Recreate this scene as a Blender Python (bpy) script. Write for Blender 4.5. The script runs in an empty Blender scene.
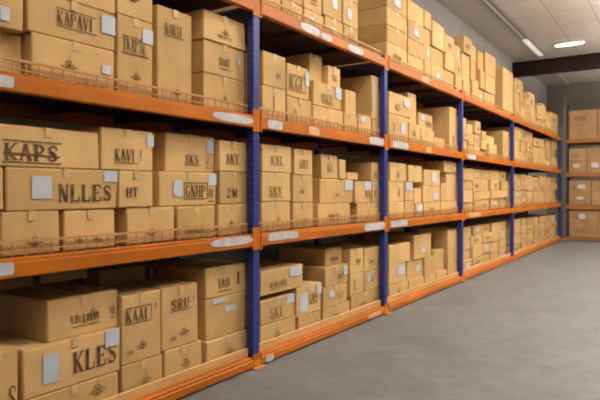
import bpy, math, random
from mathutils import Vector, Matrix
C = bpy.context.scene.collection
random.seed(7)
# ------------------------------------------------------------------ survey of the place
TH = math.radians(33.7); ST, CT = math.sin(TH), math.cos(TH)
FPX, CX, HY, EYE = 570.0, 300.0, 191.0, 1.5
FRONT = -3.0                       # front face of the long rack
WALLX, RIGHTX, BACKY, NEARY, CEIL = -4.12, 3.2, 22.7, -4.0, 5.4

def y_on(px, X=FRONT):             # distance along the aisle of a sight line on the plane x = X
    l = (px - CX) / FPX
    return -X * (CT + l * ST) / (ST - l * CT)
def z_on(px, py, X=FRONT):
    Y = y_on(px, X); d = -X * ST + Y * CT
    return EYE - (py - HY) * d / FPX
def x_on_back(px, Y):
    l = (px - CX) / FPX
    return Y * (l * CT - ST) / (CT + l * ST)
def z_on_back(px, py, Y):
    X = x_on_back(px, Y); d = -X * ST + Y * CT
    return EYE - (py - HY) * d / FPX

# ------------------------------------------------------------------ materials
def mat(name, col, rough=0.6, metal=0.0, spec=0.5, noise=None, rnd=0.0, emit=None, bump=0.0):
    m = bpy.data.materials.new(name); m.use_nodes = True
    nt = m.node_tree; b = nt.nodes['Principled BSDF']
    b.inputs['Base Color'].default_value = (*col, 1)
    b.inputs['Roughness'].default_value = rough
    b.inputs['Metallic'].default_value = metal
    b.inputs['Specular IOR Level'].default_value = spec
    if emit:
        b.inputs['Emission Color'].default_value = (*emit[0], 1)
        b.inputs['Emission Strength'].default_value = emit[1]
    last = None
    def mixmul(colsock, val_sock):
        n = nt.nodes.new('ShaderNodeMix'); n.data_type = 'RGBA'; n.blend_type = 'MULTIPLY'
        n.inputs[0].default_value = 1.0
        if colsock is None: n.inputs[6].default_value = (*col, 1)
        else: nt.links.new(colsock, n.inputs[6])
        nt.links.new(val_sock, n.inputs[7])
        return n.outputs[2]
    if noise:
        for (sc, stretch, lo, hi) in noise:
            tc = nt.nodes.new('ShaderNodeTexCoord')
            mp = nt.nodes.new('ShaderNodeMapping'); mp.inputs['Scale'].default_value = stretch
            oi = nt.nodes.new('ShaderNodeObjectInfo')
            nz = nt.nodes.new('ShaderNodeTexNoise'); nz.inputs['Scale'].default_value = sc
            nz.inputs['Detail'].default_value = 5; nz.noise_dimensions = '4D'
            nt.links.new(tc.outputs['Object'], mp.inputs[0]); nt.links.new(mp.outputs[0], nz.inputs['Vector'])
            ml = nt.nodes.new('ShaderNodeMath'); ml.operation = 'MULTIPLY'; ml.inputs[1].default_value = 57.0
            nt.links.new(oi.outputs['Random'], ml.inputs[0]); nt.links.new(ml.outputs[0], nz.inputs['W'])
            mr = nt.nodes.new('ShaderNodeMapRange')
            mr.inputs['From Min'].default_value = 0.3; mr.inputs['From Max'].default_value = 0.7
            mr.inputs['To Min'].default_value = lo; mr.inputs['To Max'].default_value = hi
            nt.links.new(nz.outputs['Fac'], mr.inputs['Value'])
            last = mixmul(last, mr.outputs[0])
            if bump:
                bp = nt.nodes.new('ShaderNodeBump'); bp.inputs['Strength'].default_value = bump
                bp.inputs['Distance'].default_value = 0.01
                nt.links.new(nz.outputs['Fac'], bp.inputs['Height']); nt.links.new(bp.outputs[0], b.inputs['Normal'])
    if rnd:
        oi = nt.nodes.new('ShaderNodeObjectInfo')
        cr = nt.nodes.new('ShaderNodeValToRGB')
        e = cr.color_ramp.elements
        e[0].color = (1 - rnd, 1 - rnd * 1.25, 1 - rnd * 1.7, 1); e[1].color = (1 + rnd * .8, 1 + rnd * .8, 1 + rnd, 1)
        nt.links.new(oi.outputs['Random'], cr.inputs[0])
        last = mixmul(last, cr.outputs[0])
    if last is not None: nt.links.new(last, b.inputs['Base Color'])
    return m

M = {}
M['card'] = mat('corrugated_cardboard', (.66, .42, .18), .75, spec=.25,
                noise=[(2.2, (1, 1, 1), .86, 1.12), (9, (1, 1, .3), .95, 1.05)], rnd=.10)
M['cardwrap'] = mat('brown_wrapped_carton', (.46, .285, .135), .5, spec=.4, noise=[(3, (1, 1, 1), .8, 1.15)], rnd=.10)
M['ink'] = mat('stencil_ink', (.075, .045, .02), .8, spec=.2, noise=[(26, (1, 1, 1), .5, 3.2)])
M['inkpale'] = mat('worn_print', (.24, .15, .065), .8, spec=.2, noise=[(26, (1, 1, 1), .7, 1.6)])
M['label'] = mat('label_paper_glint', (.56, .60, .67), .5, noise=[(8, (1, 1, 1), .9, 1.06)])  # paper labels, and the painted white glare of shiny wrap
M['tape'] = mat('packing_tape', (.66, .45, .22), .28, spec=.5)
M['orange'] = mat('orange_beam_paint', (.56, .150, .005), .45, spec=.3, noise=[(5, (1, .35, 1), .78, 1.15)])
M['blue'] = mat('blue_upright_paint', (.013, .030, .23), .38, spec=.5, noise=[(9, (1, 1, .5), .8, 1.15)])
M['slot'] = mat('slot_shadow', (.06, .08, .24), .6)
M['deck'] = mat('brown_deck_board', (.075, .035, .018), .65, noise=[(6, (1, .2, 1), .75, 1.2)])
M['wire'] = mat('tan_wire', (.55, .29, .105), .5, spec=.4)
M['lipwood'] = mat('tan_kick_board', (.66, .37, .14), .6, noise=[(10, (1, .15, 1), .8, 1.15)])
M['sticker'] = mat('beam_sticker', (.58, .56, .58), .5, noise=[(14, (1, 1, 1), .8, 1.1)])
M['faded'] = mat('worn_sticker', (.72, .40, .20), .5, noise=[(14, (1, 1, 1), .8, 1.1)])
M['foot'] = mat('orange_foot_plate', (.60, .25, .06), .45, noise=[(9, (1, 1, 1), .8, 1.15)])
M['greypost'] = mat('dull_grey_post', (.15, .13, .115), .6)
M['dull'] = mat('dimmed_orange_paint', (.36, .15, .05), .5, noise=[(5, (.35, 1, 1), .8, 1.15)])  # orange beam colour darkened to carry the dimness of the far end
M['wall'] = mat('grey_painted_wall', (.47, .46, .45), .85, noise=[(1.2, (1, 1, 1), .92, 1.06)])
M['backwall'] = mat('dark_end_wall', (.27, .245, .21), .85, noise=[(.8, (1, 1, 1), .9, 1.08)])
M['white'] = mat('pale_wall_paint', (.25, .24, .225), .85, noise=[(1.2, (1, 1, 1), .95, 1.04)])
M['soffit'] = mat('plaster_soffit', (.60, .575, .545), .85, noise=[(1.5, (1, 1, 1), .95, 1.04)])
M['beam'] = mat('dark_red_steel', (.022, .008, .007), .8, spec=.2, noise=[(4, (.3, 1, 1), .8, 1.3)])
M['lampbody'] = mat('lamp_body', (.7, .7, .7), .4)
M['duct'] = mat('grey_channel', (.16, .155, .15), .5)
M['glow'] = mat('lamp_glow', (1, 1, 1), .4, emit=((1, .96, .9), 9))
M['glowsoft'] = mat('tube_glow', (1, 1, 1), .4, emit=((1, .97, .93), .55))

def floor_mat():
    m = bpy.data.materials.new('polished_concrete'); m.use_nodes = True
    nt = m.node_tree; b = nt.nodes['Principled BSDF']
    tc = nt.nodes.new('ShaderNodeTexCoord')
    n1 = nt.nodes.new('ShaderNodeTexNoise'); n1.inputs['Scale'].default_value = 1.7; n1.inputs['Detail'].default_value = 8; n1.inputs['Roughness'].default_value = .62
    n2 = nt.nodes.new('ShaderNodeTexNoise'); n2.inputs['Scale'].default_value = 7; n2.inputs['Detail'].default_value = 6
    n1.inputs['Distortion'].default_value = .8
    for n in (n1, n2): nt.links.new(tc.outputs['Object'], n.inputs['Vector'])
    mx = nt.nodes.new('ShaderNodeMath'); mx.operation = 'MULTIPLY_ADD'; mx.inputs[1].default_value = .35
    nt.links.new(n2.outputs['Fac'], mx.inputs[0])
    m2 = nt.nodes.new('ShaderNodeMath'); m2.operation = 'MULTIPLY'; m2.inputs[1].default_value = .65
    nt.links.new(n1.outputs['Fac'], m2.inputs[0]); nt.links.new(m2.outputs[0], mx.inputs[2])
    cr = nt.nodes.new('ShaderNodeValToRGB'); e = cr.color_ramp.elements
    e[0].position = .36; e[0].color = (.140, .143, .148, 1); e[1].position = .64; e[1].color = (.208, .211, .216, 1)
    nt.links.new(mx.outputs[0], cr.inputs[0]); nt.links.new(cr.outputs[0], b.inputs['Base Color'])
    rr = nt.nodes.new('ShaderNodeMapRange'); rr.inputs['To Min'].default_value = .42; rr.inputs['To Max'].default_value = .65
    nt.links.new(n1.outputs['Fac'], rr.inputs['Value']); nt.links.new(rr.outputs[0], b.inputs['Roughness'])
    b.inputs['Specular IOR Level'].default_value = .3
    return m
M['floor'] = floor_mat()
def tile_mat():
    m = bpy.data.materials.new('ceiling_tiles'); m.use_nodes = True
    nt = m.node_tree; b = nt.nodes['Principled BSDF']; b.inputs['Roughness'].default_value = .85
    tc = nt.nodes.new('ShaderNodeTexCoord')
    mp = nt.nodes.new('ShaderNodeMapping'); mp.inputs['Location'].default_value = (2.38, .35, 0)
    br = nt.nodes.new('ShaderNodeTexBrick'); br.offset = 0; br.squash = 1
    br.inputs['Color1'].default_value = (.72, .69, .65, 1); br.inputs['Color2'].default_value = (.75, .72, .68, 1)
    br.inputs['Mortar'].default_value = (.44, .42, .40, 1)
    br.inputs['Scale'].default_value = 1; br.inputs['Mortar Size'].default_value = .012
    br.inputs['Mortar Smooth'].default_value = .3
    br.inputs['Brick Width'].default_value = .82; br.inputs['Row Height'].default_value = 1.15
    nt.links.new(tc.outputs['Object'], mp.inputs[0]); nt.links.new(mp.outputs[0], br.inputs['Vector'])
    nt.links.new(br.outputs['Color'], b.inputs['Base Color'])
    return m
M['tiles'] = tile_mat()

# ------------------------------------------------------------------ mesh helpers
class MB:
    def __init__(s): s.v, s.f, s.m = [], [], []
    def quad(s, pts, mi=0):
        n = len(s.v); s.v += [tuple(p) for p in pts]; s.f.append(tuple(range(n, n + len(pts)))); s.m.append(mi)
    def box(s, x0, x1, y0, y1, z0, z1, mi=0, b=0.0, jit=0.0):
        n = len(s.v)
        if b <= 0:
            P = [(x0,y0,z0),(x1,y0,z0),(x1,y1,z0),(x0,y1,z0),(x0,y0,z1),(x1,y0,z1),(x1,y1,z1),(x0,y1,z1)]
            Q = [(0,3,2,1),(4,5,6,7),(0,1,5,4),(1,2,6,5),(2,3,7,6),(3,0,4,7)]
        else:                                             # chamfered box: 24 points
            P, Q = [], []
            idx = {}
            for sx in (0, 1):
                for sy in (0, 1):
                    for sz in (0, 1):
                        jx, jy, jz = ((random.uniform(-jit, jit)) for _ in range(3))
                        cx, cy, cz = (x0, x1)[sx] + jx, (y0, y1)[sy] + jy, (z0, z1)[sz]
                        dx, dy, dz = (1, -1)[sx]*b, (1, -1)[sy]*b, (1, -1)[sz]*b
                        for ax in range(3):
                            p = [cx, cy, cz]
                            for k, dd in enumerate((dx, dy, dz)):
                                if k != ax: p[k] += dd
                            idx[(sx, sy, sz, ax)] = len(P); P.append(tuple(p))
            I = lambda *k: idx[k]
            for a in (0, 1):
                q = [I(a,0,0,0), I(a,1,0,0), I(a,1,1,0), I(a,0,1,0)]; Q.append(tuple(q if a else q[::-1]))
                q = [I(0,a,0,1), I(0,a,1,1), I(1,a,1,1), I(1,a,0,1)]; Q.append(tuple(q if a else q[::-1]))
                q = [I(0,0,a,2), I(1,0,a,2), I(1,1,a,2), I(0,1,a,2)]; Q.append(tuple(q if a else q[::-1]))
            for a in (0, 1):
                for c in (0, 1):
                    Q.append((I(0,a,c,1), I(1,a,c,1), I(1,a,c,2), I(0,a,c,2)))
                    Q.append((I(a,0,c,0), I(a,1,c,0), I(a,1,c,2), I(a,0,c,2)))
                    Q.append((I(a,c,0,0), I(a,c,1,0), I(a,c,1,1), I(a,c,0,1)))
                    for d in (0, 1):
                        Q.append((I(a,c,d,0), I(a,c,d,1), I(a,c,d,2)))
        s.v += P
        for q in Q: s.f.append(tuple(n + i for i in q)); s.m.append(mi)
    def bar(s, a, b_, w, mi=0):
        a, b_ = Vector(a), Vector(b_); d = (b_ - a).normalized()
        u = d.cross(Vector((0, 0, 1)));
        if u.length < 1e-3: u = d.cross(Vector((1, 0, 0)))
        u.normalize(); w2 = d.cross(u) * w / 2; u = u * w / 2
        n = len(s.v)
        for p in (a, b_):
            for k in ((1, 1), (-1, 1), (-1, -1), (1, -1)): s.v.append(tuple(p + u*k[0] + w2*k[1]))
        for q in ((0,1,2,3),(7,6,5,4),(0,4,5,1),(1,5,6,2),(2,6,7,3),(3,7,4,0)): s.f.append(tuple(n + i for i in q)); s.m.append(mi)
    def disc(s, c, rx, ry, z0, z1, n=32, mi=0):
        a = [(c[0]+rx*math.cos(2*math.pi*i/n), c[1]+ry*math.sin(2*math.pi*i/n)) for i in range(n)]
        s.quad([(x, y, z0) for x, y in a[::-1]], mi); s.quad([(x, y, z1) for x, y in a], mi)
        for i in range(n):
            p, q = a[i], a[(i+1) % n]; s.quad([(*p, z0), (*q, z0), (*q, z1), (*p, z1)], mi)
    def build(s, name, mats, parent=None, origin=None, fix=True):
        me = bpy.data.meshes.new(name)
        o = Vector(origin) if origin is not None else Vector((0, 0, 0))
        me.from_pydata([tuple(Vector(p) - o) for p in s.v], [], s.f)
        for m in (mats if isinstance(mats, (list, tuple)) else [mats]): me.materials.append(m)
        for p, mi in zip(me.polygons, s.m): p.material_index = mi
        me.validate()
        if fix:
            import bmesh
            bm = bmesh.new(); bm.from_mesh(me); bmesh.ops.recalc_face_normals(bm, faces=bm.faces); bm.to_mesh(me); bm.free()
        ob = bpy.data.objects.new(name, me); C.objects.link(ob)
        ob.location = o
        if parent: ob.parent = parent
        return ob
def empty(name, loc, label, cat, group=None):
    o = bpy.data.objects.new(name, None); C.objects.link(o); o.location = loc; o.empty_display_size = .2
    o['label'] = label; o['category'] = cat
    if group: o['group'] = group
    return o
def under(part, root):             # parent keeping the place
    part.parent = root
    part.location = Vector(part.location) - Vector(root.location)
    return part
def struct(name, mb, m):
    o = mb.build(name, m); o['kind'] = 'structure'; return o

# ------------------------------------------------------------------ the room
m = MB(); m.box(WALLX-.2, RIGHTX+.2, NEARY-.2, BACKY+.2, -.2, 0); struct('floor', m, M['floor'])
m = MB(); m.box(WALLX-.2, RIGHTX+.2, NEARY-.2, BACKY+.2, CEIL, CEIL+.2); struct('ceiling', m, M['tiles'])
m = MB(); m.box(WALLX-.2, WALLX, NEARY, BACKY, 0, CEIL); struct('wall_left', m, M['wall'])
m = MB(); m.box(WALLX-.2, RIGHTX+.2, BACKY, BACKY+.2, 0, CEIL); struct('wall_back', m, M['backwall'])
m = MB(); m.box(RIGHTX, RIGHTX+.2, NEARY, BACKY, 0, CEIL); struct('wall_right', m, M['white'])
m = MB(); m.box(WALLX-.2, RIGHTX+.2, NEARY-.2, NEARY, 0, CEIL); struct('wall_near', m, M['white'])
m = MB(); m.box(WALLX, -3.36, NEARY, BACKY, CEIL-.03, CEIL); struct('trim_1', m, M['soffit'])
m = MB()
m.box(WALLX, RIGHTX, 17.46, 17.50, 4.85, 5.27); m.box(WALLX, RIGHTX, 17.40, 17.56, 4.85, 4.88); m.box(WALLX, RIGHTX, 17.40, 17.56, 5.24, 5.27)
o = struct('ceiling_beam', m, M['beam'])

# ------------------------------------------------------------------ the long pallet rack
LEV = [.095, 1.135, 2.14, 3.12]
BH = .105
PW, PD = .09, .07
REAR = -4.02
posts = [y_on(p) for p in (256.5, 386.0, 462.5, 513.5, 561.0)]
posts = [posts[0] - 2.72] + posts
rack = empty('pallet_rack', (FRONT-.5, posts[0], 0), 'long blue and orange pallet rack filled with cartons along the grey side wall', 'pallet rack')

def make_post(root, x0, x1, yc, top, slots_x, colm):
    m = MB(); w = PW/2
    m.box(x0, x1, yc-w, yc+w, 0, top, 0, .006)
    if slots_x:
        fx = x1 + .0012
        z = .12
        while z < top - .05:
            for dy in (-.022, .022):
                m.quad([(fx, yc+dy-.007, z), (fx, yc+dy+.007, z), (fx, yc+dy+.010, z+.026), (fx, yc+dy-.010, z+.026)], 1)
            fy = yc - w - .0012
            m.quad([(x0+.025, fy, z), (x0+.045, fy, z), (x0+.045, fy, z+.02), (x0+.025, fy, z+.02)], 1)
            z += .055
    p = under(m.build('upright', [colm, M['slot']], None, (x0, yc, 0), fix=False), root)
    f = MB(); f.box(x0-.04, x1+.055, yc-.075, yc+.075, 0, .010); f.box(x0-.01, x1+.012, yc-w-.012, yc+w+.012, .010, .06)
    f = f.build('foot_plate', M['foot'], None, (x0, yc, 0)); f.parent = p; f.location = (0, 0, 0)
    return p
for i, yc in enumerate(posts):
    make_post(rack, FRONT-PD, FRONT, yc, LEV[3]+.04, True, M['blue'])
    make_post(rack, REAR, REAR+PD, yc, LEV[3]+.04, False, M['blue'])
    for zz in (.32, LEV[1]-.06, LEV[2]-.06, LEV[3]-.06):
        b = MB(); b.bar((FRONT-PD, yc, zz), (REAR+PD, yc, zz), .02)
        under(b.build('frame_brace', M['blue'], None, (FRONT-PD, yc, zz)), rack)

def sticker(beam, px0, px1, L, frac0=.12, frac1=.88, m=None, oval=False):
    y0, y1 = y_on(px0), y_on(px1); z0 = LEV[L]-BH + BH*frac0; z1 = LEV[L]-BH + BH*frac1
    X = FRONT + .0215; s = MB(); pts = []
    n = 16
    for i in range(n):
        a = 2*math.pi*i/n
        c, sn = math.cos(a), math.sin(a)
        e = .75 if oval else .3
        u = math.copysign(abs(c)**e, c); v = math.copysign(abs(sn)**e, sn)
        u += random.uniform(-.05, .05)
        pts.append((X, (y0+y1)/2 + u*(y1-y0)/2, (z0+z1)/2 + v*(z1-z0)/2))
    back = [(X-.002, p[1], p[2]) for p in pts]
    s.quad(pts)
    for i in range(n): s.quad([back[i], back[(i+1) % n], pts[(i+1) % n], pts[i]])
    o = s.build('beam_label', m or M['sticker'], None, ((X, (y0+y1)/2, (z0+z1)/2)))
    o.parent = beam; o.location = Vector(o.location) - Vector(beam.location) - Vector(rack.location)

beams = {}
for bay in range(5):
    ya, yb = posts[bay] + PW/2, posts[bay+1] - PW/2
    for L, z in enumerate(LEV):
        for front in (True, False):
            m = MB()
            if front:
                x0, x1 = FRONT-.035, FRONT+.018
                m.box(x0, x1, ya+.012, yb-.012, max(.014, z-BH), z-.02, 0, .006); m.box(x0-.02, x1-.012, ya+.012, yb-.012, z-.022, z, 0, .004)
            else:
                m.box(REAR+.02, REAR+.07, ya+.012, yb-.012, max(.014, z-BH), z, 0, .006)
            o = under(m.build('beam', M['orange'], None, ((FRONT if front else REAR), ya, z)), rack)
            if front:
                beams[bay, L] = o
                for ye, sgn in ((posts[bay], 1), (posts[bay+1], -1)):
                    e = MB(); zl, zh = (z-BH-.03, z+.055) if L else (.012, z+.02)
                    e.box(FRONT+.001, FRONT+.008, min(ye+sgn*.001, ye+sgn*.05), max(ye+sgn*.001, ye+sgn*.05), max(zl, .012), zh)
                    e.box(FRONT+.001, FRONT+.016, min(ye+sgn*.046, ye+sgn*.062), max(ye+sgn*.046, ye+sgn*.062), max(zl, .012), zh)
                    e = e.build('end_bracket', M['orange'], None, (FRONT, ye, z))
                    e.parent = o; e.location = Vector(e.location) - Vector(o.location) - Vector(rack.location)
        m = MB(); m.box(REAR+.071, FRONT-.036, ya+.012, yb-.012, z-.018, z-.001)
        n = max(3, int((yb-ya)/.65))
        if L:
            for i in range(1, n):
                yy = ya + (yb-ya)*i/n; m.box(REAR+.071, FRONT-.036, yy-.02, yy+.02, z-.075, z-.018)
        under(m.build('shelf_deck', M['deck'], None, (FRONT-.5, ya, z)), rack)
        g = MB(); gx = FRONT - .055
        if L:                                              # wire lip along the front of the deck
            hgt = .085
            g.bar((gx, ya+.01, z+hgt), (gx, yb-.01, z+hgt), .014); g.bar((gx, ya+.01, z+.035), (gx, yb-.01, z+.035), .006)
            yy = ya + .03
            while yy < yb:
                g.bar((gx, yy, z+.0005), (gx, yy, z+hgt), .0055); yy += .078
            under(g.build('wire_guard', M['wire'], None, (gx, ya, z)), rack)
        else:
            g.box(gx-.012, gx+.012, ya+.01, yb-.01, z+.0005, z+.075, 0, .004)
            under(g.build('kick_board', M['lipwood'], None, (gx, ya, z)), rack)
for (bay, L, a, b, f0, f1, mm, ov) in [
    (0,2,-8,12,.15,.75,None,False),(0,2,211,251,.15,.8,None,True),(0,1,-8,12,.2,.85,None,False),(0,1,209,251,.3,.95,None,True),
    (1,2,266,281,.1,.85,None,False),(1,2,307,318,.1,.9,'faded',False),(1,2,368,382,.1,.9,None,False),
    (1,1,266,296,.3,.95,None,False),(1,1,363,383,.1,.9,None,False),
    (1,3,299,318,.1,.9,None,True),(1,3,319,331,.1,.7,None,True),(1,3,346,362,.05,.8,None,True),
    (2,2,391,407,.1,.9,None,False),(2,2,425,430,.1,.9,'faded',False),(2,1,389,406,.15,.9,None,False),(2,3,420,428,.1,.9,'faded',True),
    (1,0,264,272,.2,.8,None,True),(1,0,366,380,.3,.8,'faded',True),(3,2,466,475,.1,.9,None,False),(3,1,468,480,.2,.9,'faded',False)]:
    sticker(beams[bay, L], a, b, L, f0, f1, M[mm] if mm else None, ov)

# ------------------------------------------------------------------ lettering
G = {  # strokes x0,y0,x1,y1,width in a 0..0.8 by 0..1 cell
 'K': [(.14,0,.14,1,.17),(.70,1,.2,.45,.09),(.28,.55,.68,0,.17),(.0,.03,.3,.03,.06),(.0,.97,.3,.97,.06),(.52,.03,.82,.03,.06),(.55,.97,.82,.97,.06)],
 'L': [(.16,0,.16,1,.18),(.0,.97,.34,.97,.06),(.0,.03,.72,.03,.07),(.70,.03,.70,.30,.07)],
 'E': [(.16,0,.16,1,.18),(.0,.97,.68,.97,.07),(.0,.03,.72,.03,.07),(.2,.52,.52,.52,.07),(.67,.97,.67,.72,.07),(.70,.03,.70,.3,.07),(.52,.62,.52,.42,.06)],
 'S': [(.66,.93,.66,.70,.06),(.64,.86,.40,.97,.09),(.40,.97,.16,.86,.1),(.16,.86,.14,.68,.14),(.14,.66,.38,.52,.16),(.38,.52,.62,.36,.17),(.62,.36,.62,.16,.15),(.62,.14,.38,.03,.1),(.38,.03,.12,.14,.09),(.08,.05,.08,.32,.06)],
 'A': [(.40,1,.10,0,.09),(.40,1,.70,0,.18),(.2,.34,.58,.34,.07),(.0,.03,.24,.03,.06),(.54,.03,.84,.03,.06)],
 'P': [(.16,0,.16,1,.18),(.0,.03,.36,.03,.06),(.0,.97,.46,.97,.07),(.46,.95,.64,.84,.11),(.64,.85,.64,.62,.15),(.64,.62,.44,.5,.11),(.2,.49,.48,.49,.07)],
 'R': [(.16,0,.16,1,.18),(.0,.03,.34,.03,.06),(.0,.97,.46,.97,.07),(.46,.95,.62,.84,.11),(.62,.85,.62,.64,.15),(.62,.64,.44,.52,.11),(.2,.5,.46,.5,.07),(.36,.5,.70,.0,.16),(.6,.03,.82,.03,.06)],
 'I': [(.22,0,.22,1,.19),(.05,.03,.4,.03,.06),(.05,.97,.4,.97,.06)],
 'V': [(.10,1,.40,0,.18),(.70,1,.40,0,.09),(.0,.97,.26,.97,.06),(.56,.97,.82,.97,.06)],
 'M': [(.10,0,.10,1,.08),(.10,1,.40,.1,.16),(.70,1,.40,.1,.09),(.70,0,.70,1,.18),(.0,.03,.22,.03,.06),(.56,.03,.84,.03,.06)],
 'N': [(.12,0,.12,1,.08),(.12,1,.66,0,.17),(.68,0,.68,1,.08),(.0,.97,.22,.97,.06),(.56,.97,.82,.97,.06),(.0,.03,.26,.03,.06)],
 'T': [(.40,0,.40,1,.18),(.05,.96,.75,.96,.08),(.07,.96,.07,.7,.06),(.73,.96,.73,.7,.06),(.24,.03,.56,.03,.06)],
 'O': [(.40,.97,.14,.78,.12),(.14,.78,.14,.22,.16),(.14,.22,.40,.03,.12),(.40,.03,.66,.22,.12),(.66,.22,.66,.78,.16),(.66,.78,.40,.97,.12)],
 'G': [(.62,.86,.38,.97,.09),(.38,.97,.14,.75,.12),(.14,.75,.14,.25,.16),(.14,.25,.40,.03,.12),(.40,.03,.66,.1,.1),(.66,.05,.66,.42,.15),(.5,.44,.8,.44,.06)],
 'H': [(.14,0,.14,1,.17),(.66,0,.66,1,.17),(.14,.5,.66,.5,.07),(.0,.03,.28,.03,.06),(.52,.03,.8,.03,.06),(.0,.97,.28,.97,.06),(.52,.97,.8,.97,.06)],
 'U': [(.14,1,.14,.2,.17),(.14,.2,.4,.03,.12),(.4,.03,.66,.2,.1),(.66,.2,.66,1,.09),(.0,.97,.28,.97,.06),(.54,.97,.8,.97,.06)],
 'Y': [(.08,1,.4,.45,.17),(.72,1,.4,.45,.09),(.4,.48,.4,0,.17),(.24,.03,.56,.03,.06),(.0,.97,.22,.97,.06),(.58,.97,.82,.97,.06)],
 '2': [(.12,.75,.2,.92,.09),(.2,.92,.44,.97,.09),(.44,.97,.62,.8,.14),(.62,.8,.5,.5,.14),(.5,.5,.1,.06,.09),(.08,.04,.7,.04,.09),(.7,.04,.7,.25,.06)],
 '!': [(.22,.35,.3,1,.13),(.2,.05,.22,.16,.13)],
 ' ': [],
}
class Face:                        # the front of a carton: u along the aisle from its near edge, v up, w out
    def __init__(s, box): s.y0, s.y1, s.z0, s.z1, s.x = box
    def p(s, u, v, w=.0015): return (s.x + w, s.y0 + u*(s.y1-s.y0), s.z0 + v*(s.z1-s.z0))
def stroke(mb, fc, o, k, sx, sy, w, off=.0015):
    x0, y0, x1, y1, t = k
    a = Vector((o[0] + x0*sx, o[1] + y0*sy)); b = Vector((o[0] + x1*sx, o[1] + y1*sy))
    d = b - a
    if d.length < 1e-6: return
    n = Vector((-d.y, d.x)).normalized() * t * w / 2
    q = [a+n, a-n, b-n, b+n]
    mb.quad([(fc.x + off, p.x, p.y) for p in q])
def letters(fc, text, u0, u1, v0, v1, frame=0, strike=False):
    mb = MB(); y0 = fc.y0 + u0*(fc.y1-fc.y0); y1 = fc.y0 + u1*(fc.y1-fc.y0)
    z0 = fc.z0 + v0*(fc.z1-fc.z0); z1 = fc.z0 + v1*(fc.z1-fc.z0)
    n = len(text); cw = (y1-y0)/n; h = z1-z0; j = 0
    for i, ch in enumerate(text):
        for k in G[ch]:
            j += 1
            stroke(mb, fc, (y0 + i*cw + cw*.06, z0), k, cw*1.06, h, min(cw*1.45, h*1.25), .0012 + .00004*(j % 20))
    if frame:
        t = h*.07
        for zz in ((z0-h*.16), (z1+h*.13))[:frame if frame < 3 else 2]: mb.quad([(fc.x+.0024, y0-t, zz), (fc.x+.0024, y1+t*2, zz), (fc.x+.0024, y1+t*2, zz+t), (fc.x+.0024, y0-t, zz+t)])
        if frame > 2:
            for yy in (y0-t*1.5, y1+t*1.5): mb.quad([(fc.x+.0026, yy, z0-h*.16), (fc.x+.0026, yy+t, z0-h*.16), (fc.x+.0026, yy+t, z1+h*.13+t), (fc.x+.0026, yy, z1+h*.13+t)])
    if strike:
        stroke(mb, fc, (y0, z0), (.0, .42, 1.0, .30, .10), (y1-y0), h, h, .0027)
    return mb
def emblem(fc, u, v, s, pale=False):    # dome with side bars, s = half width in metres
    mb = MB(); yc = fc.y0 + u*(fc.y1-fc.y0); zc = fc.z0 + v*(fc.z1-fc.z0); X = fc.x + .0014
    n = 10
    for (r0, r1) in ((.86, .62), (.42, .0)):
        for i in range(n):
            a, b = math.pi*i/n, math.pi*(i+1)/n
            if (i % 3 == 2) and r1: continue
            P = lambda r, t: (X, yc + s*.62*r*math.cos(t), zc + s*.72*r*math.sin(t))
            mb.quad([P(r0, a), P(r0, b), P(r1, b), P(r1, a)] if r1 else [P(r0, a), P(r0, b), P(0, a)])
    for (a, b, h0, h1) in ((-.95, -.6, -.10, .03), (.58, .9, -.08, .05), (-.55, .55, -.26, -.12), (-.3, .3, -.40, -.32)):
        mb.quad([(X, yc+s*a, zc+s*h0), (X, yc+s*b, zc+s*h0), (X, yc+s*b, zc+s*h1), (X, yc+s*a, zc+s*h1)])
    mb.quad([(X, yc-s*.04, zc+s*.75), (X, yc+s*.04, zc+s*.75), (X, yc+s*.02, zc+s*1.15), (X, yc-s*.02, zc+s*1.15)])
    return mb
def smear(fc, u0, u1, v0, v1, rng):     # print too worn to read: broken bars in two lines
    mb = MB(); X = fc.x + .0014
    W, H = fc.y1-fc.y0, fc.z1-fc.z0
    u = u0; k = 0
    while u < u1 - .02:
        w = rng.uniform(.25, .6)*(u1-u0)/5
        lo, hi = v0 + rng.uniform(0, .15)*(v1-v0), v1 - rng.uniform(0, .2)*(v1-v0)
        sk = rng.uniform(-.02, .02)
        a, b = fc.p(u, lo), fc.p(min(u+w, u1), lo); c, d = fc.p(min(u+w, u1)+sk, hi), fc.p(u+sk, hi)
        mb.quad([(X, *a[1:]), (X, *b[1:]), (X, *c[1:]), (X, *d[1:])]); u += w + .035*(u1-u0)*rng.uniform(.8, 2)
    vb = v0 - .28*(v1-v0)
    mb.quad([(X, *fc.p(u0, vb)[1:]), (X, *fc.p(u1, vb)[1:]), (X, *fc.p(u1, vb+.1*(v1-v0))[1:]), (X, *fc.p(u0, vb+.1*(v1-v0))[1:])])
    return mb
def patch(fc, u0, u1, v0, v1, torn=0, rng=random):  # torn outline draws ragged labels and painted glare on shiny wrap
    mb = MB(); n = 7 if torn else 4; pts = []
    for i in range(n):
        if torn:
            a = 2*math.pi*i/n; a += .5; r = rng.uniform(.72, .95)
            c, s = math.cos(a), math.sin(a)
            u, v = (u0+u1)/2 + r*(u1-u0)/2*math.copysign(abs(c)**.4, c), (v0+v1)/2 + r*(v1-v0)/2*math.copysign(abs(s)**.4, s)
        else: u, v = [(u0, v0), (u1, v0), (u1, v1), (u0, v1)][i]
        pts.append(fc.p(u, v, .0034))
    back = [(fc.x + .0004, p[1], p[2]) for p in pts]
    mb.quad(pts)
    for i in range(n): mb.quad([back[i], back[(i+1) % n], pts[(i+1) % n], pts[i]])
    return mb

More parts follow.
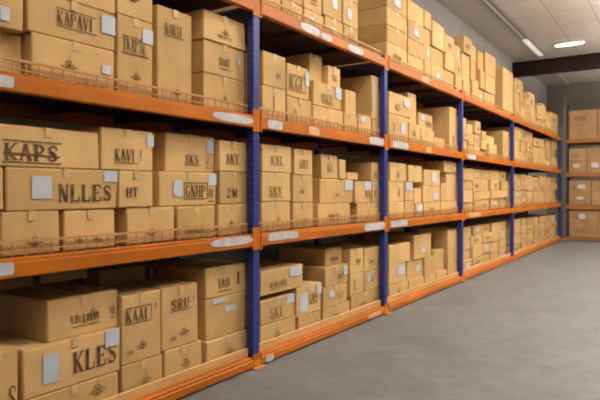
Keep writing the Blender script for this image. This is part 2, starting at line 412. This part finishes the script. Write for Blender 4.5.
# ------------------------------------------------------------------ cartons
CELLS = {}                         # (bay, tier) -> cartons already standing there
TIER = ['bottom tier', 'second tier', 'third tier', 'top tier']
BAY = ['first bay', 'second bay', 'third bay', 'fourth bay', 'corner bay']
def carton_mesh(w, d, h, small=False):
    """origin: middle of the base; front face looks along +x, width along y"""
    m = MB(); t = .004; b = min(.007, h*.05)
    m.box(-d, 0, -w/2, w/2, 0, h-t, 0, b, 0 if small else min(.004, w*.01))
    if not small:                  # the two top flaps with the seam between them, and the front seam of the flap
        g = .003; i = b*.6
        m.box(-d+i, -d/2-g if w < d*.0 else -d+i+ (d-2*i)/2 - g, -w/2+i, w/2-i, h-t-.0005, h)
        m.box(-d/2+g, -i, -w/2+i, w/2-i, h-t-.0005, h)
    return m

def place(bay, L, x0, x1, yt, inset=.0, depth=None, yaw=0.0, rear=False, mk=None, lab=(), desc=None, tape=None, gap=.004):
    """x0, x1, yt: sight lines of the near and far front edge and of the top edge at mid front"""
    cell = CELLS.setdefault((bay, L), [])
    X = FRONT - .09 - inset
    if rear: X = FRONT - .72
    XS = FRONT - .09 if bay > 1 and not rear else X      # the sight plane
    Y0, Y1 = y_on(x0, XS), y_on(x1, XS)
    if L < 3: Y0, Y1 = max(Y0, posts[bay] + (.014 if bay < 3 else .035)), min(Y1, posts[bay+1] - (.014 if bay < 3 else .035))
    zt = z_on((x0+x1)/2, yt, XS)
    if L < 3: zt = min(zt, LEV[L+1] - .125)
    if depth is None: depth = min(.56 if L == 0 and bay < 2 else .84, max(.38 if L == 0 else .6, (Y1-Y0)*1.2))
    if rear: depth = .24
    depth = min(depth, X - (REAR+.08))
    xa, xb = X - depth, X
    z, layer, W = LEV[L], 1, Y1-Y0
    for c in cell:
        ox = min(xb, c['x1']) - max(xa, c['x0'])
        if ox <= 0: continue
        oy = min(Y1, c['y1']) - max(Y0, c['y0'])
        if oy > .25*min(W, c['y1']-c['y0']) and c['z1'] > z - 1e-6: z = c['z1']; layer = max(layer, c['layer']+1)
    for c in cell:
        ox = min(xb, c['x1']) - max(xa, c['x0']); oy = min(Y1, c['y1']) - max(Y0, c['y0'])
        if ox <= 0 or oy <= 0 or c['z1'] <= z + 1e-4: continue
        if (c['y0']+c['y1']) > (Y0+Y1): Y1 = min(Y1, c['y0']-.001)
        else: Y0 = max(Y0, c['y1']+.001)
    if zt - z < .06 or Y1-Y0 < .05:
        print('SKIP', bay, L, x0, x1, yt, round(zt-z, 3), round(Y1-Y0, 3)); return None
    c = dict(x0=xa, x1=xb, y0=Y0, y1=Y1, z0=z, z1=zt, layer=layer, yaw=yaw, rear=rear, mk=mk, lab=list(lab), desc=desc, tape=tape, gap=gap, bay=bay, L=L, axis='y')
    cell.append(c); return c

# ---- bay 1 (its near post is outside the photo)
P = place
P(0,0,-26,18.5,352, mk=[('w','S',.75,.97,.35,.62)], desc='carton with one large dark letter at its edge')
P(0,0,22,119,386, mk=[('e',.75,.62,.07)], desc='carton with faded emblems beneath the KLES carton')
P(0,0,22,120.5,339, mk=[('w','KLES',.47,.97,.24,.70)], lab=[(.18,.33,.20,.80),(.82,.985,.62,1.0)], desc='wide carton printed KLES between two white labels')
P(0,0,46,118,295.5, depth=.62, inset=.03, mk=[('s',.32,.72,.30,.55),('e',.62,.5,.055),('s',.88,.96,.35,.62)], desc='big shadowed carton on top of the KLES carton')
P(0,0,122,163,360, mk=[('e',.55,.40,.06)])
P(0,0,120.5,161,293, mk=[('w','KAAI',.10,.70,.60,.78,3),('w','!',.80,.95,.70,.82),('e',.5,.22,.055),('s',.12,.3,.14,.2)], desc='tall carton with boxed lettering KAAI')
P(0,0,164,202,345.5, mk=[('e',.55,.45,.06)])
P(0,0,161.5,198.5,285.5, mk=[('w','SRU',.22,.75,.62,.79,1),('w','!',.80,.95,.68,.80),('e',.6,.22,.055),('s',.22,.38,.14,.2)], desc='tall carton printed SRU')
P(0,0,206,248,336, mk=[('e',.55,.4,.06)])
P(0,0,205.5,247.5,295, inset=.02, lab=[(.12,.5,.84,.99,1),(.40,.78,.58,.76,1)], desc='carton with torn shiny label scraps')  # the two white patches paint glare on shiny wrap
P(0,0,205,247.5,265.5, inset=.02, mk=[('s',.3,.62,.25,.62),('w','I',.75,.92,.3,.72)])
P(0,0,-20,34,280, rear=True); P(0,0,40,88,272, rear=True); P(0,0,100,146,268, rear=True); P(0,0,150,192,264, rear=True)
P(0,1,-30,-0.5,210.5); P(0,1,1,60,211, mk=[('e',.55,.28,.05)]); P(0,1,63.5,115.5,210, mk=[('e',.28,.25,.035),('s',.55,.72,.2,.3)])
P(0,1,126.5,175,207, inset=.01, mk=[('e',.5,.28,.05)]); P(0,1,177,215,206, mk=[('s',.2,.7,.22,.4)]); P(0,1,218,248.5,204, mk=[('e',.42,.35,.05)])
P(0,1,-30,4,166)
P(0,1,5,117.5,168.5, mk=[('w','NLLES',.42,.95,.20,.62)], lab=[(.20,.365,.28,.80),(.86,.995,.70,.98)], desc='wide carton printed NLLES with two white labels', depth=.5)
P(0,1,118.5,153.5,171, mk=[('w',' HT',.0,.55,.28,.55)], desc='carton printed HT')
P(0,1,159,219,172, inset=.02, mk=[('w','GNHP',.42,.80,.25,.62,3),('s',.84,.95,.2,.55)], lab=[(.2,.40,.22,.82,1),(.84,1.0,.62,.97)], desc='carton with boxed lettering GNHP and white labels')
P(0,1,219.5,248.5,172, mk=[('w','2M',.2,.62,.2,.5)], desc='carton printed 2M beside first blue post')
P(0,1,-12,99.5,127.5, depth=.5, mk=[('w','KAPS',.11,.60,.16,.56,2,1)], desc='wide carton with struck through lettering KAPS')
P(0,1,100.5,153.5,129.5, mk=[('w','KAVI',.24,.66,.22,.52,1),('w','!',.70,.82,.24,.54)], lab=[(.86,1.0,.62,.93)], desc='carton printed KAVI with pale corner label')
P(0,1,165,218.5,135, inset=.05, mk=[('w','SKS',.36,.66,.22,.46,1),('s',.80,.88,.2,.5)], lab=[(.82,.97,.55,.92)], desc='carton printed SKS with white corner label')
P(0,1,219.5,248.5,141.5, mk=[('w','SKY',.2,.68,.30,.58,1)], desc='carton printed SKY')
P(0,2,-32,22.5,30,inset=.08); P(0,2,-32,24,-22, lab=[(.55,.72,.15,.45)])
P(0,2,27,115,41, mk=[('e',.42,.42,.06),('s',.02,.9,.02,.10)], lab=[(.83,.94,.42,.62,0)])
P(0,2,27,115.5,1, mk=[('w','KAPAVI',.30,.74,.34,.68,2)], lab=[(.82,.995,.42,.90)], desc='wide carton printed KAPAVI with white label')
P(0,2,27,116,-44)
P(0,2,117,153.5,18.5, mk=[('w','TKAPSL',.12,.80,.56,.76,1),('e',.5,.25,.05)], lab=[(.68,.98,.72,.90)], desc='tall carton printed TKAPSL with white label')
P(0,2,117,153.5,-40, mk=[('e',.4,.4,.06)])
P(0,2,157,192.5,10, inset=.01, mk=[('w','KORSI',.20,.72,.72,.84,1),('e',.55,.12,.05)], desc='tall narrow carton printed KORSI')
P(0,2,203,251,77.5, inset=.03, mk=[('e',.5,.35,.05)])
P(0,2,203,251.5,46, inset=.03, mk=[('s',.36,.62,.3,.6)], lab=[(.80,.90,.45,.75,1)])
P(0,2,203,251.5,17.5, inset=.02, mk=[('e',.5,.4,.05),('s',.3,.65,.2,.3)])
# ---- bay 2
def row(bay, L, tops, **k): return None
P(1,3,259,281,-8); P(1,3,282,303,2); P(1,3,304,324,12, lab=[(.2,.5,.4,.7,1)]); P(1,3,325,343,19, lab=[(.3,.6,.3,.6,1)]); P(1,3,344,358,27, mk=[('s',.2,.7,.3,.6)])
P(1,3,259,278,-40); P(1,3,279,303,-34); P(1,3,304,322,-20, mk=[('s',.3,.7,.3,.6)]); P(1,3,323,342,-10, lab=[(.4,.8,.3,.8,1)]); P(1,3,343,358,0, lab=[(.2,.6,.2,.7,1)])
P(1,3,304,330,-45); P(1,3,331,358,-30)
P(1,2,262.5,286,87.5, mk=[('w','I',.4,.6,.3,.75)]); P(1,2,287,312,98.5, mk=[('e',.3,.45,.05)]); P(1,2,313,343,108, mk=[('e',.45,.4,.05)]); P(1,2,344.5,357.5,115); P(1,2,358.5,371.5,115.5, lab=[(.05,.55,.62,.97,1)]); P(1,2,372.5,384,120)
P(1,2,262.5,286,54, mk=[('s',.55,.75,.3,.45)]); P(1,2,287,309,66, mk=[('w','KGI',.1,.78,.25,.62,3)], lab=[(.82,1.0,.45,.9)], desc='carton with boxed lettering KGI and white label')
P(1,2,313,341,84, mk=[('w','SKS',.28,.68,.18,.5,3)], lab=[(.78,1.0,.48,.98)], desc='carton with boxed lettering SKS and white label')
P(1,2,345,357,91, inset=.03); P(1,2,370,384.5,77, depth=.7, inset=.0, lab=[(.05,.22,.1,1.0,1)], desc='big carton with glossy white tape beside second blue post')
P(1,2,309.5,322.5,55, inset=.12, depth=.6); P(1,2,325,340.5,66.5, inset=.05, mk=[('w','SI',.3,.75,.3,.6)])
P(1,1,261.5,290.5,201.5, mk=[('e',.55,.35,.05)]); P(1,1,293,313.5,202.5, mk=[('s',.45,.75,.25,.4)]); P(1,1,318,350.5,203.5, mk=[('s',.3,.62,.3,.55)]); P(1,1,357,388,202.5, mk=[('w','I',.45,.55,.2,.6)])
P(1,1,261.5,291,172.5, mk=[('w','SKY',.22,.68,.2,.52,1)]); P(1,1,293,313,175, mk=[('e',.45,.4,.05)]); P(1,1,320,353,179, inset=.02, mk=[('e',.5,.35,.05)], lab=[(.72,.98,.55,.95)]); P(1,1,355,371.5,181, mk=[('w','M',.55,.95,.2,.6)], lab=[(.52,.97,.6,.98)]); P(1,1,372.5,387.5,181, mk=[('s',.2,.6,.3,.6)], lab=[(.62,1.0,.55,.95)])
P(1,1,261.5,291.5,145.5, mk=[('w','KSI',.28,.72,.32,.62,1)]); P(1,1,294,313,149.5, mk=[('w','GRT',.25,.75,.3,.6,1)]); P(1,1,321,338,155, inset=.02, mk=[('w','SI',.3,.75,.3,.62)]); P(1,1,338.5,346,159.5); P(1,1,346.5,358,172.5, inset=.03); P(1,1,371.5,388,163, depth=.7, mk=[('s',.3,.7,.2,.5)])
P(1,0,260,296,321, mk=[('e',.45,.4,.06)]); P(1,0,298,321,313.5, mk=[('e',.55,.25,.05)]); P(1,0,323.5,350,305, mk=[('s',.3,.6,.2,.5)]); P(1,0,351,381,291, mk=[('s',.3,.5,.3,.5)])
P(1,0,260,294,297.5, mk=[('w','SKI',.25,.68,.22,.6,1)], lab=[(.76,1.0,.62,1.0)]); P(1,0,295,321,285, inset=.0, mk=[('w','GNS',.48,.88,.3,.7)], lab=[(.12,.42,.12,.75),(.80,1.0,.60,.97)], desc='low carton with two white labels'); P(1,0,323,347.5,285, mk=[('w','HT',.55,.85,.3,.6)], lab=[(.2,.45,.4,.85,1)]); P(1,0,350,364,273, mk=[('w','I',.2,.5,.2,.7)]); P(1,0,365,381.5,270, mk=[('e',.5,.5,.05)], lab=[(.1,.4,.4,.9,1)])
P(1,0,260,303,267.5, mk=[('s',.2,.62,.25,.5)], lab=[(.62,.98,.5,.95,1)]); P(1,0,325,348,266, mk=[('s',.5,.8,.25,.6)], lab=[(.78,1.0,.4,.95,1)]); P(1,0,350,363.5,248.5, mk=[('s',.4,.8,.4,.6)]); P(1,0,364.5,381.5,247, mk=[('s',.3,.6,.3,.5)])
P(1,0,325,342,247.5, inset=.08, depth=.62, mk=[('s',.3,.75,.2,.5)])
P(1,0,264,284,262, rear=True)
# ---- bay 3
for (a, b, ys, mk) in ((387,407,(46,29,12,-8),1),(408,423.5,(57,41,23,4),2),(424.5,431.5,(61,45,29,12),3),(432.5,444.5,(66,49,24),4),(445.5,455,(71,54,36),5),(456,462,(76,60,46),6)):
    for j, yy in enumerate(ys):
        P(2,3,a,b,yy, inset=.012*((j*7+mk) % 3) if a > 424 else .0, lab=([(.3,.7,.2,.7,1)] if (j+mk) % 4 == 0 else []), mk=([('s',.3,.7,.3,.6)] if (j+mk) % 3 == 1 else None))
P(2,2,389,408,115, mk=[('w','I',.2,.35,.3,.7)], lab=[(.55,.85,.3,.8,1)]); P(2,2,409,420,124, mk=[('s',.3,.6,.4,.7)]); P(2,2,421,434,130)
P(2,2,389,411,94.5, mk=[('w','KI',.25,.55,.2,.5)], lab=[(.6,.98,.45,.9,1)]); P(2,2,411.5,420.5,93, inset=.06, depth=.55); P(2,2,421,434.5,114, inset=.03, mk=[('s',.5,.9,.3,.6)], lab=[(.05,.4,.5,.95,1)])
P(2,2,449.5,461,108.5, depth=.75, mk=[('s',.3,.6,.2,.4)], desc='tall carton with long side face beside third blue post')
P(2,2,436,446,138, inset=.02)
P(2,1,389,404,202); P(2,1,405,414,200.5); P(2,1,415,423,202.5, lab=[(.1,.9,.1,.9,1)]); P(2,1,424,440,202, mk=[('s',.3,.6,.3,.6)]); P(2,1,441,460.5,201)
P(2,1,389,404,181.5, mk=[('w','I',.6,.8,.3,.7)]); P(2,1,405,413,182, lab=[(.1,.9,.55,.98)]); P(2,1,414,421.5,188); P(2,1,423,440,186, lab=[(.5,.9,.1,.6,1)]); P(2,1,441,447,183); P(2,1,447.5,460.5,173, inset=.02)
P(2,1,390,406.5,163, mk=[('w','S',.35,.6,.2,.55)]); P(2,1,408.5,422,165.5); P(2,1,424,440,170, lab=[(.4,.8,.1,.95,1)]); P(2,1,444,458.5,161.5, depth=.75)
P(2,0,389,408,283, mk=[('e',.5,.5,.06)]); P(2,0,409,424,278); P(2,0,425,436,275); P(2,0,437,447,271); P(2,0,448,460.5,262)
P(2,0,389,406,264, lab=[(.4,.95,.35,.9,1)]); P(2,0,407,424,260, inset=.02, lab=[(.5,.8,.3,.7,1)]); P(2,0,425,436,256, inset=.01); P(2,0,437,447,250, inset=.05); P(2,0,448,460.5,245, inset=.0)
P(2,0,389,410,244); P(2,0,414,431,234.5, mk=None, lab=[(.35,.65,.2,.5,1)]); P(2,0,448,460,229.5)
# ---- bays 4 and 5
rg = random.Random(21)
def heap(bay, L, cols, n, ybase):
    """cols: (near, far, top) sight lines per column; n layers down to the deck line"""
    for layer in range(n):
        for (a, b, yt) in cols:
            yb = ybase((a+b)/2)
            f = (layer+1)/n
            if f < 1: f += rg.uniform(-.18, .18)/n
            lab = [(.25, .75, .25, .75, 1)] if rg.random() < .09 else []
            mk = [('s', .25, .7, .3, .6)] if rg.random() < .3 else None
            P(bay, L, a+.15, b-.15, yb + (yt-yb)*f, inset=rg.choice((0, .02, .04) if bay < 4 else (0, .015, .03)), yaw=rg.uniform(-3, 3), lab=lab, mk=mk, gap=.012)
def deckline(L): return lambda px: HY - (LEV[L]-EYE)*FPX/(-(FRONT-.09)*ST + y_on(px, FRONT-.09)*CT)
heap(3,3,[(465,473,37),(473.5,480,45),(481,486.5,51),(487.5,497.5,54)],3,deckline(3))
P(3,3,503,513,70, depth=.8, inset=.0); 
heap(3,2,[(464,470,117),(470.5,476,124),(476.5,482,121),(482.5,488,131)],3,deckline(2)); P(3,2,489,497,144); P(3,2,503,511,131.5, depth=.75); P(3,2,489,496.5,136,inset=.05)
heap(3,1,[(464,474.5,168),(475,483,169),(483.5,492,170),(492.5,502,170.5),(502.5,513,171.5)],4,deckline(1))
heap(3,0,[(464,473,227),(473.5,484,225),(484.5,493,224),(493.5,502,222.5),(502.5,513,221)],4,deckline(0))
heap(4,3,[(516,521,79),(521.5,526,81)],3,deckline(3)); heap(4,3,[(526.5,530.5,98),(531,537,93),(538,542,105),(542.5,547,104),(547.5,552,112),(552.5,559,113)],2,deckline(3))
heap(4,2,[(516,522,127),(522.5,528,127.5),(528.5,534.5,130),(535,541,138),(541.5,547,139),(547.5,552,140),(552.5,560,141)],3,deckline(2))
heap(4,1,[(516,522,174),(522.5,528,174.5),(528.5,534,175),(534.5,540,177),(540.5,546,175.5),(546.5,551.5,177),(552,560,177.5)],4,deckline(1))
heap(4,0,[(516,522,219),(522.5,528,218),(528.5,534,217.5),(534.5,540,217),(540.5,546,216),(546.5,551.5,215.5),(552,560,215)],4,deckline(0))

# ---- the rack across the end of the aisle
BY = posts[-1] + .17
BX0 = x_on_back(564, BY) ; BX1 = BX0 + 2.75
BLEV = [z_on_back(583, y, BY) for y in (237.0, 205.0, 172.5, 138.5)]
erack = empty('pallet_rack', (BX0, BY+.5, 0), 'short pallet rack across the end of the aisle, dimmed orange beams, wrapped cartons', 'pallet rack')
for xx in (BX0, BX1):
    for yy in (BY, BY+.93):
        m = MB(); m.box(xx-.045, xx+.045, yy, yy+.07, 0, 4.35, 0, .006)
        p = under(m.build('upright', M['greypost'], None, (xx, yy, 0)), erack)
        f = MB(); f.box(xx-.07, xx+.07, yy-.02, yy+.11, 0, .01); f.box(xx-.055, xx+.055, yy-.01, yy+.08, .01, .06)
        f = f.build('foot_plate', M['foot'], None, (xx, yy, 0)); f.parent = p; f.location = (0, 0, 0)
for L, z in enumerate(BLEV):
    for yy in (BY-.012, BY+.95):
        m = MB(); m.box(BX0+.05, BX1-.05, yy, yy+.05, z-.13 if L else .012, z, 0, .006)
        under(m.build('beam', M['dull'], None, (BX0, yy, z)), erack)
    m = MB(); m.box(BX0+.05, BX1-.05, BY+.04, BY+.945, z-.02, z-.001)
    under(m.build('shelf_deck', M['deck'], None, (BX0, BY+.5, z)), erack)
def place_end(L, xs, heights):
    cell = CELLS.setdefault(('end', L), [])
    for i in range(len(xs)-1):
        z = BLEV[L]
        for j, h in enumerate(heights):
            lab = [(rg.uniform(.1, .4), rg.uniform(.55, .85), rg.uniform(.2, .4), rg.uniform(.6, .85), 1)] if rg.random() < .5 else []
            cell.append(dict(x0=xs[i], x1=xs[i+1], y0=BY+.07, y1=BY+.62, z0=z, z1=z+h, layer=j+1, yaw=0, rear=False,
                             mk=[('s', .2, .6, .3, .6)] if rg.random() < .4 else None, lab=lab, desc=None, tape=None, gap=.006, bay='end', L=L, axis='x'))
            z += h
b0 = BX0 + .12
place_end(3, [b0, b0+.78, b0+1.5], (.44, .42)); place_end(2, [b0, b0+.5, b0+1.0, b0+1.5], (.36, .37))
place_end(1, [b0, b0+.62, b0+1.5], (.40, .34)); place_end(0, [b0, b0+.8, b0+1.5], (.42, .38))

# ---- labels: what it looks like, then where it stands
ORD = ['first','second','third','fourth','fifth','sixth','seventh','eighth','ninth','tenth','eleventh','twelfth','thirteenth','fourteenth']
LAY = {1:'lowest layer', 2:'second layer', 3:'third layer', 4:'fourth layer', 5:'fifth layer', 6:'sixth layer'}
count = 0
for (bay, L), cell in CELLS.items():
    for rearflag in (False, True):
        for lay in sorted({c['layer'] for c in cell}):
            same = sorted([c for c in cell if c['layer'] == lay and c['rear'] == rearflag], key=lambda c: c['x0'] if c['axis'] == 'x' else c['y0'])
            if bay == 0: same = same[::-1]
            for k, c in enumerate(same):
                w = (c['x1']-c['x0']) if c['axis'] == 'x' else (c['y1']-c['y0'])
                h = c['z1']-c['z0']
                shape = 'tall' if h > 1.35*w else ('low' if w > 1.6*h else 'boxy')
                if any(k_[0] == 'w' for k_ in (c['mk'] or [])): shape += ' printed'
                look = c['desc'] or f"{shape} carton" + (' with white scrap' if c['lab'] and len(c['lab'][0]) > 4 and c['lab'][0][4] else ' with white label' if c['lab'] else '')
                post = 'corner post' if bay == 'end' else ('blue post' if bay == 0 else 'near post')
                where = BAY[bay] if bay != 'end' else 'end rack'
                if rearflag: c['label'] = f"shadowed carton in the back row, {ORD[k]} from {post}, {LAY[lay]}, {TIER[L]}, {where}"
                elif c['desc']: c['label'] = f"{look}, {TIER[L]} of {where}"
                else: c['label'] = f"{look}, {ORD[k]} from {post}, {LAY[lay]}, {TIER[L]}, {where}"
                c['group'] = f"cartons on the {TIER[L]} of the {where}"
# ---- build every carton
for (bay, L), cell in CELLS.items():
    for c in cell:
        rng = random.Random(count*31+5); count += 1
        if c['axis'] == 'y': w, d = c['y1']-c['y0'], c['x1']-c['x0']
        else: w, d = c['x1']-c['x0'], c['y1']-c['y0']
        g = c['gap']; h = c['z1']-c['z0']-.0015
        w -= 2*g; d -= g
        if c['yaw']:
            a = abs(math.radians(c['yaw'])); w = max(w - d*math.sin(a)*.9, w*.8)
        far = bay in (3, 4, 'end')
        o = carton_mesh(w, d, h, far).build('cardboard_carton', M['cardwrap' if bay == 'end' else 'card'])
        if c['axis'] == 'y':
            o.location = (c['x1'], (c['y0']+c['y1'])/2, c['z0']+.0008)
            o.rotation_euler = (0, 0, math.radians(c['yaw']) if c['yaw'] else 0)
            if c['yaw']: o.location.x -= .02
        else:
            o.location = ((c['x0']+c['x1'])/2, c['y0'], c['z0']+.0008); o.rotation_euler = (0, 0, -math.pi/2)
        o['label'] = c['label']; o['category'] = 'carton'; o['group'] = c['group']
        fc = Face((-w/2, w/2, 0, h, .004 if not far else .0005))
        fc.x = .0042 if not far else .0005
        for k in (c['mk'] or []):
            if k[0] == 'w':
                letters(fc, k[1], *k[2:6], frame=k[6] if len(k) > 6 else 0, strike=len(k) > 7).build('printed_lettering', M['ink'] if bay == 0 else M['inkpale'], o, fix=False)
            elif k[0] == 'e': emblem(fc, *k[1:4]).build('printed_emblem', M['ink'] if bay == 0 and L else M['inkpale'], o, fix=False)
            else: smear(fc, *k[1:5], rng).build('worn_print', M['inkpale'], o, fix=False)
        for l in c['lab']:
            patch(fc, *l[:4], torn=len(l) > 4 and l[4], rng=rng).build('label_or_glint', M['label'], o, fix=False)
        if bay in (0, 1, 2) and not c['rear'] and w > .16:                # tape over the top seam, its tail down the front
            t = MB(); tw = min(.024, w*.1); tl = min(.055, h*.25)
            t.box(-d*.98, .0056, -tw, tw, h, h+.0006); t.box(.0045, .0056, -tw, tw, h-tl, h)
            t.build('packing_tape', M['tape'], o)
print('CARTONS', count)

# ------------------------------------------------------------------ lamps and added fill lights
def lamp_disc(x, y, label, r=.37):
    e = empty('ceiling_lamp', (x, y, CEIL), label, 'ceiling lamp', 'oval ceiling lamps')
    m = MB(); m.disc((x, y), r, r*.42, CEIL-.05, CEIL-.001)
    under(m.build('lamp_body', M['lampbody'], None, (x, y, CEIL)), e)
    m = MB(); m.disc((x, y), r*.94, r*.38, CEIL-.062, CEIL-.051)
    under(m.build('diffuser', M['glow'], None, (x, y, CEIL)), e)
lamp_disc(-2.42, 16.35, 'bright oval lamp on the tiled ceiling just before the dark beam')
lamp_disc(-1.28, 16.35, 'oval ceiling lamp whose glow spills in from beyond the frame')
e = empty('ceiling_strip_lamp', (-3.28, 14, CEIL), 'narrow strip lamp set in the ceiling beside the plain soffit', 'strip lamp')
m = MB(); m.box(-3.33, -3.23, 8.5, 17.25, CEIL-.05, CEIL-.001); under(m.build('channel', M['duct'], None, (-3.28, 14, CEIL)), e)
m = MB(); m.box(-3.34, -3.22, 15.2, 17.2, CEIL-.075, CEIL-.051); under(m.build('diffuser', M['glowsoft'], None, (-3.28, 14, CEIL)), e)
m = MB(); m.box(-3.31, -3.25, 11.0, 15.1, CEIL-.065, CEIL-.051); under(m.build('tube', M['lampbody'], None, (-3.28, 14, CEIL)), e)
def area(x, y, z, sx, sy, power, col=(1, .93, .82), rot=(0, 0, 0)):
    l = bpy.data.lights.new('lamp_or_fill_light', 'AREA'); l.shape = 'RECTANGLE'; l.size = sx; l.size_y = sy; l.energy = power; l.color = col
    o = bpy.data.objects.new('lamp_or_fill_light', l); C.objects.link(o); o.location = (x, y, z); o.rotation_euler = rot
    return o
for yy, p in ((20.2, 45), (-1.5, 5), (3.0, 25), (7.5, 65), (12.0, 100), (16.5, 60)):
    area(0.4, yy, CEIL-.9, .5, 3.2, p)                                      # added unseen fill lights over the aisle, aimed down ...
    area(0.4, yy, CEIL-.85, .5, 3.2, (150 if yy < 5 else 300) if yy < 16 else 230, rot=(math.pi, 0, 0))              # ... and up, to brighten the ceiling
for yy, p in ((1.5, 35), (5.0, 80), (8.5, 105), (12.0, 110)):
    area(-.9, yy, CEIL-.06, .6, 1.2, p)                                     # added unseen fill lights below the ceiling, nearer the rack
for xx in (-2.42, -1.28):
    area(xx, 16.35, CEIL-.07, .6, .35, 18)

w = bpy.data.worlds.new('World'); bpy.context.scene.world = w; w.use_nodes = True
w.node_tree.nodes['Background'].inputs[0].default_value = (.9, .85, .8, 1); w.node_tree.nodes['Background'].inputs[1].default_value = .04

# ------------------------------------------------------------------ camera
cam = bpy.data.cameras.new('camera'); co = bpy.data.objects.new('camera', cam); C.objects.link(co)
co.location = (0, 0, EYE); co.rotation_euler = (math.radians(90), 0, TH)
cam.sensor_width = 36; cam.lens = FPX/600*36; cam.shift_y = (HY-200)/600
cam.clip_end = 100
S = bpy.context.scene; S.camera = co
S.view_settings.view_transform = 'Standard'; S.view_settings.look = 'None'; S.view_settings.gamma = 1; S.view_settings.exposure = -0.3
S.view_settings.use_curve_mapping = False
S.cycles.filter_width = 1.9
